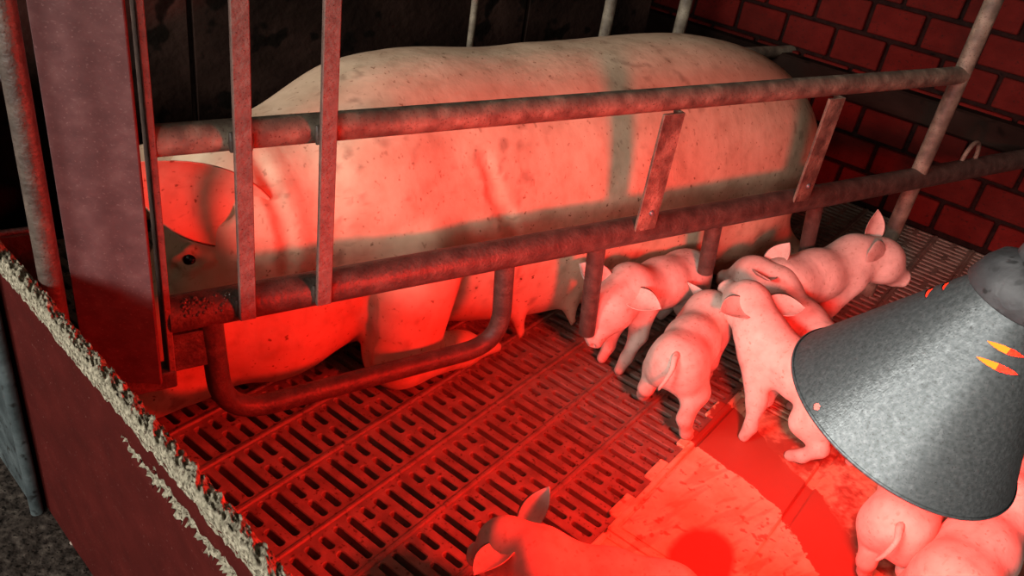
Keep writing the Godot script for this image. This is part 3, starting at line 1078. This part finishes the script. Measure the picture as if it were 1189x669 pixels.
# ------------------------------------------------------------------ heat lamp
func heat_lamp() -> void:
	var ax := Vector3(0.085, 0.975, 0.206).normalized()
	var e1 := Vector3(1, 0, 0)
	var e3 := e1.cross(ax).normalized()
	e1 = ax.cross(e3).normalized()
	var t := base("heat_lamp", Vector3(0.729, 0.514, -0.296))
	tag(t, "galvanised cone heat lamp with red bulb hanging over the piglets", "heat lamp")
	t.basis = Basis(e1, ax, e3)
	# shade: sheet metal cone with vent slits cut through near the top
	var R0 := 0.12
	var R1 := 0.033
	var L := 0.17
	var st := mb()
	st.set_smooth_group(1)
	var th := 0.0012
	var rad := func(y: float) -> float: return lerpf(R0, R1, clampf(y / L, 0.0, 1.0))
	# crescent vent slits in two rows, three pairs round the cone
	var hole := func(a: float, u: float) -> bool:
		# nail hole near the rim
		if Vector2((a - 0.545) * TAU * 0.116, (u - 0.047) * 0.19).length() < 0.0036: return true
		for c in 3:
			for rr in [[0.722, 0.375], [0.805, 0.378]]:
				var da: float = absf(fposmod(a - rr[1] - c / 3.0 + 0.5, 1.0) - 0.5) / 0.06
				if da < 1.0 and u < rr[0] + 0.022 * (1.0 - da * da) and u > rr[0] - 0.012 * (1.0 - da * da): return true
		return false
	var bands := [[0.0, 0.02, 1, 120], [0.02, 0.075, 16, 480], [0.075, 0.70, 7, 120], [0.70, 0.84, 60, 480], [0.84, 1.0, 3, 120]]
	for bd in bands:
		var nh: int = bd[2]
		var n: int = bd[3]
		for h in nh:
			var u0: float = lerpf(bd[0], bd[1], float(h) / nh)
			var u1: float = lerpf(bd[0], bd[1], float(h + 1) / nh)
			for k in n:
				if n > 200 and hole.call((k + 0.5) / n, (u0 + u1) / 2): continue
				for side in [0, 1]:
					var q := []
					for e in [[0, u0], [1, u0], [1, u1], [0, u1]]:
						var an: float = TAU * (k + e[0]) / n
						var r: float = rad.call(e[1] * L) - th * side
						q.append(Vector3(cos(an) * r, e[1] * L, sin(an) * r))
					if side == 0: quad(st, q[3], q[2], q[1], q[0])
					else: quad(st, q[0], q[1], q[2], q[3])
	lathe(st, [Vector2(R0 - th - 0.0006, 0.001), Vector2(R0 - th, -0.0012), Vector2(R0 + 0.0006, -0.0012), Vector2(R0 + 0.0012, 0.0008), Vector2(R0, 0.0022)], 96)
	put(done(st), "shade", M.galv, t)
	# collar and socket on top
	st = mb()
	lathe(st, [Vector2(0.0, L + 0.03), Vector2(0.022, L + 0.029), Vector2(0.034, L + 0.022), Vector2(0.040, L + 0.010), Vector2(0.0435, L - 0.008), Vector2(0.042, L - 0.0095), Vector2(0.034, L + 0.004), Vector2(0, L + 0.004)], 48)
	put(done(st), "collar", M.socket, t)
	st = mb()
	lathe(st, [Vector2(0.0, L + 0.105), Vector2(0.012, L + 0.103), Vector2(0.02, L + 0.09), Vector2(0.024, L + 0.07), Vector2(0.024, L + 0.03), Vector2(0, L + 0.03)], 32)
	put(done(st), "socket", M.socket, t)
	st = mb()
	var up := t.basis.inverse() * Vector3.UP
	tube(st, [Vector3(0, L + 0.1, 0), Vector3(0, L + 0.16, 0), Vector3(0, L + 0.16, 0) + up * 0.3, Vector3(0, L + 0.16, 0) + up * 1.72], [0.004, 0.004, 0.004, 0.004], 10)
	put(done(st), "cable", M.cable, t)
	# bulb: reflector neck and glowing red face
	var em := StandardMaterial3D.new()
	em.albedo_color = Color(0.6, 0.02, 0.01)
	em.emission_enabled = true
	em.emission = Color(1.0, 0.10, 0.05)
	em.emission_energy_multiplier = 3.0
	st = mb()
	lathe(st, [Vector2(0.0, -0.035), Vector2(0.02, -0.033), Vector2(0.04, -0.024), Vector2(0.052, -0.008), Vector2(0.056, 0.01), Vector2(0.052, 0.03), Vector2(0.04, 0.05), Vector2(0.0, 0.05)], 40)
	put(done(st), "bulb", em, t)
	# clear neck of the bulb, glowing warm behind the vents
	var nm := StandardMaterial3D.new()
	nm.albedo_color = Color(0.9, 0.7, 0.4)
	nm.emission_enabled = true
	nm.emission = Color(1.0, 0.62, 0.18)
	nm.emission_energy_multiplier = 1.6
	st = mb()
	lathe(st, [Vector2(0.0, 0.052), Vector2(0.04, 0.052), Vector2(0.034, 0.08), Vector2(0.028, 0.11), Vector2(0.024, 0.16), Vector2(0.0, 0.16)], 32)
	put(done(st), "bulb_neck", nm, t)
	var l := OmniLight3D.new()
	l.name = "bulb_light"
	l.light_color = Color(1.0, 0.09, 0.05)
	l.light_energy = 1.35
	l.light_size = 0.05
	l.omni_range = 8.0
	l.omni_attenuation = 2.0
	l.shadow_enabled = true
	t.add_child(l)
	l.position = Vector3(0, 0.0, 0)

# ------------------------------------------------------------------ the sow
func sow_prims() -> Array:
	var p := []
	# trunk
	p.append(ell(Vector3(0.68, 0.272, -1.335), Vector3(0.27, 0.262, 0.235), 0.10))
	p.append(ell(Vector3(1.02, 0.275, -1.345), Vector3(0.42, 0.262, 0.25), 0.12))
	p.append(ell(Vector3(1.38, 0.285, -1.35), Vector3(0.36, 0.262, 0.24), 0.12))
	p.append(ell(Vector3(1.60, 0.235, -1.35), Vector3(0.26, 0.245, 0.225), 0.10))
	# belly and udder
	p.append(ell(Vector3(0.98, 0.135, -1.24), Vector3(0.34, 0.135, 0.14), 0.08))
	p.append(ell(Vector3(1.30, 0.135, -1.24), Vector3(0.30, 0.13, 0.14), 0.08))
	# neck, shoulder
	p.append(cap(Vector3(0.58, 0.30, -1.32), Vector3(0.385, 0.30, -1.27), 0.20, 0.155, 0.06))
	p.append(ell(Vector3(0.575, 0.26, -1.20), Vector3(0.165, 0.225, 0.115), 0.035))
	# head and jowl
	p.append(cap(Vector3(0.37, 0.295, -1.22), Vector3(0.24, 0.19, -1.17), 0.125, 0.088, 0.04))
	p.append(cap(Vector3(0.24, 0.19, -1.17), Vector3(0.15, 0.075, -1.15), 0.085, 0.06, 0.04))
	p.append(ell(Vector3(0.375, 0.145, -1.185), Vector3(0.14, 0.125, 0.12), 0.05))
	p.append(ell(Vector3(0.22, 0.075, -1.18), Vector3(0.11, 0.07, 0.075), 0.04))
	# folded foreleg
	p.append(cap(Vector3(0.618, 0.235, -1.145), Vector3(0.585, 0.085, -1.08), 0.108, 0.07, 0.02))
	p.append(cap(Vector3(0.580, 0.062, -1.078), Vector3(0.72, 0.040, -1.085), 0.055, 0.034, 0.025))
	p.append(cap(Vector3(0.72, 0.040, -1.085), Vector3(0.805, 0.022, -1.088), 0.032, 0.012, 0.02))
	# hind leg
	p.append(ell(Vector3(1.52, 0.155, -1.19), Vector3(0.15, 0.15, 0.10), 0.04))
	p.append(cap(Vector3(1.60, 0.12, -1.18), Vector3(1.70, 0.05, -1.12), 0.075, 0.04, 0.03))
	p.append(cap(Vector3(1.70, 0.05, -1.12), Vector3(1.58, 0.03, -1.09), 0.04, 0.025, 0.02))
	# brisket between jowl and foreleg
	p.append(ell(Vector3(0.445, 0.125, -1.22), Vector3(0.09, 0.10, 0.09), 0.05))
	# eyelids
	p.append(cap(Vector3(0.222, 0.299, -1.147), Vector3(0.243, 0.313, -1.143), 0.0055, 0.0065, 0.010))
	p.append(cap(Vector3(0.243, 0.313, -1.143), Vector3(0.266, 0.309, -1.124), 0.0065, 0.0055, 0.010))
	p.append(cap(Vector3(0.222, 0.295, -1.145), Vector3(0.241, 0.288, -1.127), 0.005, 0.006, 0.010))
	p.append(cap(Vector3(0.241, 0.288, -1.127), Vector3(0.266, 0.303, -1.119), 0.006, 0.005, 0.010))
	# skin creases behind the shoulder and on the neck
	for c in [[Vector3(0.748, 0.415, -1.13), Vector3(0.761, 0.358, -1.106)], [Vector3(0.761, 0.358, -1.106), Vector3(0.786, 0.316, -1.097)], [Vector3(0.786, 0.316, -1.097), Vector3(0.819, 0.248, -1.092)], [Vector3(0.362, 0.44, -1.186), Vector3(0.371, 0.397, -1.130)], [Vector3(0.371, 0.397, -1.130), Vector3(0.378, 0.357, -1.103)], [Vector3(0.378, 0.357, -1.103), Vector3(0.382, 0.285, -1.090)]]:
		p.append(cut(cap(c[0], c[1], 0.006, 0.006, 0.022)))
	# fold in front of the foreleg
	for c in [[Vector3(0.515, 0.235, -1.094), Vector3(0.519, 0.18, -1.088)], [Vector3(0.519, 0.18, -1.088), Vector3(0.517, 0.135, -1.080)], [Vector3(0.517, 0.135, -1.080), Vector3(0.510, 0.07, -1.07)]]:
		p.append(cut(cap(c[0], c[1], 0.007, 0.012, 0.016)))
	# tear line under the eye
	for c in [[Vector3(0.220, 0.288, -1.139), Vector3(0.204, 0.270, -1.128)], [Vector3(0.204, 0.270, -1.128), Vector3(0.216, 0.257, -1.104)]]:
		p.append(cut(cap(c[0], c[1], 0.004, 0.003, 0.010)))
	# ear hollow
	p.append(cut(ell(Vector3(0.285, 0.368, -1.152), Vector3(0.032, 0.016, 0.02), 0.012)))
	# teats
	for x in [0.868, 1.0, 1.13]:
		p.append(cap(Vector3(x - 0.006, 0.075, -1.115), Vector3(x, 0.026, -1.100), 0.015, 0.009, 0.03))
	return p

func sow() -> void:
	var t := base("sow", Vector3(1.0, 0, -1.33))
	tag(t, "large pale pink sow lying in the crate with her head lowered", "pig")
	var nz := FastNoiseLite.new()
	nz.seed = 4
	nz.frequency = 9.0
	nz.fractal_octaves = 3
	var sp := FastNoiseLite.new()
	sp.seed = 14
	sp.frequency = 34.0
	sp.fractal_octaves = 2
	var clean := Color(0.66, 0.48, 0.345)
	var dusky := Color(0.56, 0.38, 0.265)
	var dirt := Color(0.20, 0.11, 0.075)
	var tint := func(p: Vector3, _n: Vector3) -> Color:
		var c := clean.lerp(dusky, clampf(0.4 + nz.get_noise_3d(p.x, p.y, p.z) * 0.9, 0.0, 1.0))
		var patch := nz.get_noise_3d(p.x * 0.45 + 7.0, p.y * 0.3, p.z * 0.45)
		var s := sp.get_noise_3d(p.x * 0.8, p.y * 0.55, p.z * 0.8)
		var d := smoothstep(0.30, 0.5, s) * smoothstep(-0.05, 0.3, patch)
		return c.lerp(dirt, d * 0.5)
	var prims := sow_prims()
	var o := t.position
	var st := mb()
	skin_mesh(st, prims, Vector3(0.40, -0.02, -1.63), Vector3(1.92, 0.58, -1.00), 0.0095, tint)
	skin_mesh(st, prims, Vector3(0.06, -0.02, -1.50), Vector3(0.42, 0.52, -1.02), 0.0052, tint)
	var b := put(st.commit(), "body", M.sow_skin, t)
	b.position = -o
	st = mb()
	# near ear points forward and up, its hollow turned to the aisle; far ear hangs over the brow
	ear(st, Vector3(0.338, 0.352, -1.145), Vector3(-0.80, 0.56, 0.18), Vector3(0.58, 0.80, 0.0), 0.225, 0.066, -0.03, 0.006, -0.01, tint)
	var e := put(st.commit(), "ear", M.sow_skin, t)
	e.position = -o
	st = mb()
	ear(st, Vector3(0.29, 0.36, -1.33), Vector3(-0.85, -0.25, 0.1), Vector3(0.2, 0.8, -0.3), 0.16, 0.065, 0.03, 0.006, 0.01, tint)
	e = put(st.commit(), "ear", M.sow_skin, t)
	e.position = -o
	var sm := SphereMesh.new()
	sm.radius = 0.0115
	sm.height = 0.023
	put(sm, "eye", M.black, t, Vector3(0.243, 0.301, -1.137) - o)

# ------------------------------------------------------------------ piglets
# pose: at (x, z) of the trunk's middle on the floor, yaw of its nose direction, head yaw and pitch, feet as [forward, side, height]
func piglet(called_label: String, at: Vector2, yaw: float, size: float, head_yaw: float, head_pitch: float, feet: Dictionary, lift := 0.0, ear_up := 0.3, bend := 0.0) -> Node3D:
	var t := base("piglet", Vector3(at.x, 0, at.y), yaw)
	tag(t, called_label, "piglet", "piglets around the heat lamp")
	var nz := FastNoiseLite.new()
	nz.seed = int(at.x * 1000) + 3
	nz.frequency = 14.0
	var tint := func(p: Vector3, _n: Vector3) -> Color:
		var c := Color(0.68, 0.56, 0.50).lerp(Color(0.60, 0.47, 0.41), clampf(0.4 + nz.get_noise_3d(p.x, p.y, p.z), 0.0, 1.0))
		return c
	var S := size
	# spine with an optional sideways bend
	var sp := func(x: float, y: float, z := 0.0) -> Vector3:
		return Vector3(x * S, (y + lift * (x + 0.1) / 0.3) * S, (z + bend * x * absf(x) * 4.0) * S)
	var P := []
	P.append(cap(sp.call(-0.105, 0.150), sp.call(-0.01, 0.145), 0.0425 * S, 0.0475 * S, 0.03 * S))
	P.append(cap(sp.call(-0.01, 0.145), sp.call(0.075, 0.150), 0.0475 * S, 0.0435 * S, 0.03 * S))
	# head about the neck
	var nk: Vector3 = sp.call(0.098, 0.172)
	var hb := Basis(Vector3.UP, head_yaw) * Basis(Vector3(0, 0, 1), head_pitch)
	var hd := func(x: float, y: float, z: float) -> Vector3: return nk + hb * Vector3(x * S, y * S, z * S)
	P.append(cap(sp.call(0.07, 0.154), nk, 0.042 * S, 0.038 * S, 0.03 * S))
	P.append(cap(nk, hd.call(0.05, 0.012, 0), 0.039 * S, 0.037 * S, 0.03 * S))
	P.append(ell(hd.call(0.058, 0.012, 0), Vector3(0.046, 0.039, 0.038) * S, 0.02 * S, hb))
	P.append(ell(hd.call(0.06, -0.008, 0.0), Vector3(0.04, 0.03, 0.04) * S, 0.02 * S, hb))
	P.append(cap(hd.call(0.075, 0.0, 0), hd.call(0.122, -0.016, 0), 0.029 * S, 0.0185 * S, 0.015 * S))
	P.append(cap(hd.call(0.07, -0.018, 0), hd.call(0.108, -0.028, 0), 0.02 * S, 0.012 * S, 0.012 * S))
	P.append(ell(hd.call(0.128, -0.016, 0), Vector3(0.006, 0.018, 0.019) * S, 0.006 * S, hb))
	for s in [-1.0, 1.0]:
		P.append(cut(ell(hd.call(0.135, -0.014, 0.0075 * s), Vector3(0.005, 0.0045, 0.0035) * S, 0.004 * S)))
	# legs
	for nm in ["fl", "fr", "hl", "hr"]:
		var s := -1.0 if nm[1] == "l" else 1.0
		var front: bool = nm[0] == "f"
		var d: Array = feet.get(nm, [0.0, 0.0, 0.0])
		if front:
			var hip: Vector3 = sp.call(0.072, 0.132, 0.024 * s)
			var foot := Vector3((0.075 + d[0]) * S, (0.012 + d[2]) * S, (0.036 * s + d[1]) * S)
			var kn := hip.lerp(foot, 0.48) + Vector3(-0.012, 0, 0.004 * s) * S
			var an := hip.lerp(foot, 0.84) + Vector3(-0.002, 0, 0) * S
			P.append(cap(hip, kn, 0.031 * S, 0.0185 * S, 0.02 * S))
			P.append(cap(kn, an, 0.0162 * S, 0.0118 * S, 0.012 * S))
			P.append(cap(an, foot + Vector3(0.01, -0.001, 0) * S, 0.0125 * S, 0.0105 * S, 0.008 * S))
		else:
			var hip: Vector3 = sp.call(-0.096, 0.134, 0.022 * s)
			var foot := Vector3((-0.115 + d[0]) * S, (0.012 + d[2]) * S, (0.036 * s + d[1]) * S)
			var kn := hip.lerp(foot, 0.40) + Vector3(0.026, 0, 0.008 * s) * S
			var hk := hip.lerp(foot, 0.62) + Vector3(-0.022, 0, 0.002 * s) * S
			var an := hk.lerp(foot, 0.72)
			P.append(ell(hip + Vector3(0.008, -0.008, 0.004 * s) * S, Vector3(0.041, 0.05, 0.027) * S, 0.03 * S))
			P.append(cap(hip + Vector3(0.01, -0.02, 0) * S, kn, 0.033 * S, 0.024 * S, 0.025 * S))
			P.append(cap(kn, hk, 0.023 * S, 0.0138 * S, 0.015 * S))
			P.append(cap(hk, an, 0.0145 * S, 0.0115 * S, 0.01 * S))
			P.append(cap(an, foot + Vector3(0.01, -0.001, 0) * S, 0.0118 * S, 0.0105 * S, 0.008 * S))
	var st := mb()
	var lo := Vector3(1e9, 1e9, 1e9)
	var hi := -lo
	for p in P:
		var r: float = 0.075 * S
		var b2: Vector3 = p[3] if p[0] % 10 == 0 else p[2]
		for q in [p[2], b2]:
			lo = lo.min(q - Vector3.ONE * r)
			hi = hi.max(q + Vector3.ONE * r)
	lo.y = max(lo.y, -0.012)
	skin_mesh(st, P, lo, hi, 0.0046 * S, tint)
	# ears
	for s in [-1.0, 1.0]:
		var dr := hb * Vector3(-0.25, 0.55 + ear_up, 0.85 * s - 0.5 * ear_up * s)
		var own = feet.get("ear_left" if s < 0 else "ear_right")
		if own != null: dr = hb * (own as Vector3)
		var across := hb * Vector3(0.9, 0.15, 0.25 * s)
		if absf(dr.normalized().dot(across.normalized())) > 0.6: across = hb * Vector3(0.15, 0.95, -0.3 * s)
		ear(st, hd.call(0.030, 0.030, 0.026 * s), dr, across, 0.066 * S, 0.0285 * S, 0.012 * S * s, 0.0024 * S, 0.004 * S * s, tint, 10, 12)
	# tail
	var tb: Vector3 = sp.call(-0.143, 0.172)
	skin_tube(st, [tb + Vector3(0.015, 0.0, 0) * S, tb, tb + Vector3(-0.016, -0.012, 0.004) * S, tb + Vector3(-0.024, -0.035, 0.0) * S, tb + Vector3(-0.022, -0.055, -0.006) * S, tb + Vector3(-0.016, -0.066, -0.008) * S], [0.008 * S, 0.0065 * S, 0.0048 * S, 0.0038 * S, 0.003 * S, 0.001 * S], tint)
	put(st.commit(), "body", M.skin, t)
	for s in [-1.0, 1.0]:
		var sm := SphereMesh.new()
		sm.radius = 0.0044 * S
		sm.height = 0.0088 * S
		sm.radial_segments = 12
		sm.rings = 6
		put(sm, "eye", M.black, t, hd.call(0.082, 0.014, 0.0285 * s))
	return t

func piglets() -> void:
	piglet("piglet stepping towards the sow's belly, nose down beside the first finger bar", Vector2(1.13, -1.012), 3.317, 1.02, 0.15, -0.62, {"fl": [0.045, -0.012, 0], "fr": [0.046, -0.038, 0], "ear_left": Vector3(-0.1, 0.1, -1.0), "ear_right": Vector3(0.0, 0.5, 0.9)})
	piglet("piglet seen from behind with legs spread and thin tail hanging", Vector2(1.081, -0.845), 0.52, 0.99, -0.25, -1.1, {"hl": [0.05, -0.015, 0], "hr": [-0.012, 0.026, 0], "ear_left": Vector3(-0.7, 0.0, -0.6)}, -0.035)
	piglet("piglet nosing in between two other piglets' heads, ears folded back", Vector2(1.335, -0.806), 1.312, 0.97, 0.6, -0.2, {"ear_left": Vector3(-0.6, 0.25, -0.7), "ear_right": Vector3(-0.3, 0.7, 0.6)})
	piglet("piglet with both ears spread seen from behind, standing on the mat edge", Vector2(1.192, -0.682), 1.698, 1.03, -0.40, 0.2, {"fl": [-0.069, -0.041, 0], "fr": [-0.03, -0.01, 0], "hr": [-0.025, 0.013, 0], "hl": [0.044, -0.007, 0]}, 0.0, -0.4)
	piglet("piglet walking away along the crate with one ear standing up", Vector2(1.502, -0.905), -0.029, 1.11, -0.45, -0.2, {"fr": [-0.042, -0.022, 0], "fl": [0.03, 0.022, 0], "ear_left": Vector3(-0.2, 1.0, -0.2), "ear_right": Vector3(-0.9, 0.1, 0.5)})
	piglet("piglet with its dark face turned to the slats beside the mat joint", Vector2(0.58, -0.472), 2.45, 0.9, -0.5, -0.52, {"ear_left": Vector3(0.1, 0.05, -1.0), "ear_right": Vector3(-0.25, 0.6, 0.75)})
	piglet("piglet seen from behind standing on the mat below the lamp shade", Vector2(1.143, -0.392), 0.368, 0.95, 0.0, -0.2, {"hl": [0.022, 0.026, 0], "hr": [0.067, 0.012, 0]})
	piglet("piglet close to the lamp shade's lower rim with only its back showing", Vector2(1.12, -0.272), 0.235, 1.02, 0.0, -0.2, {})
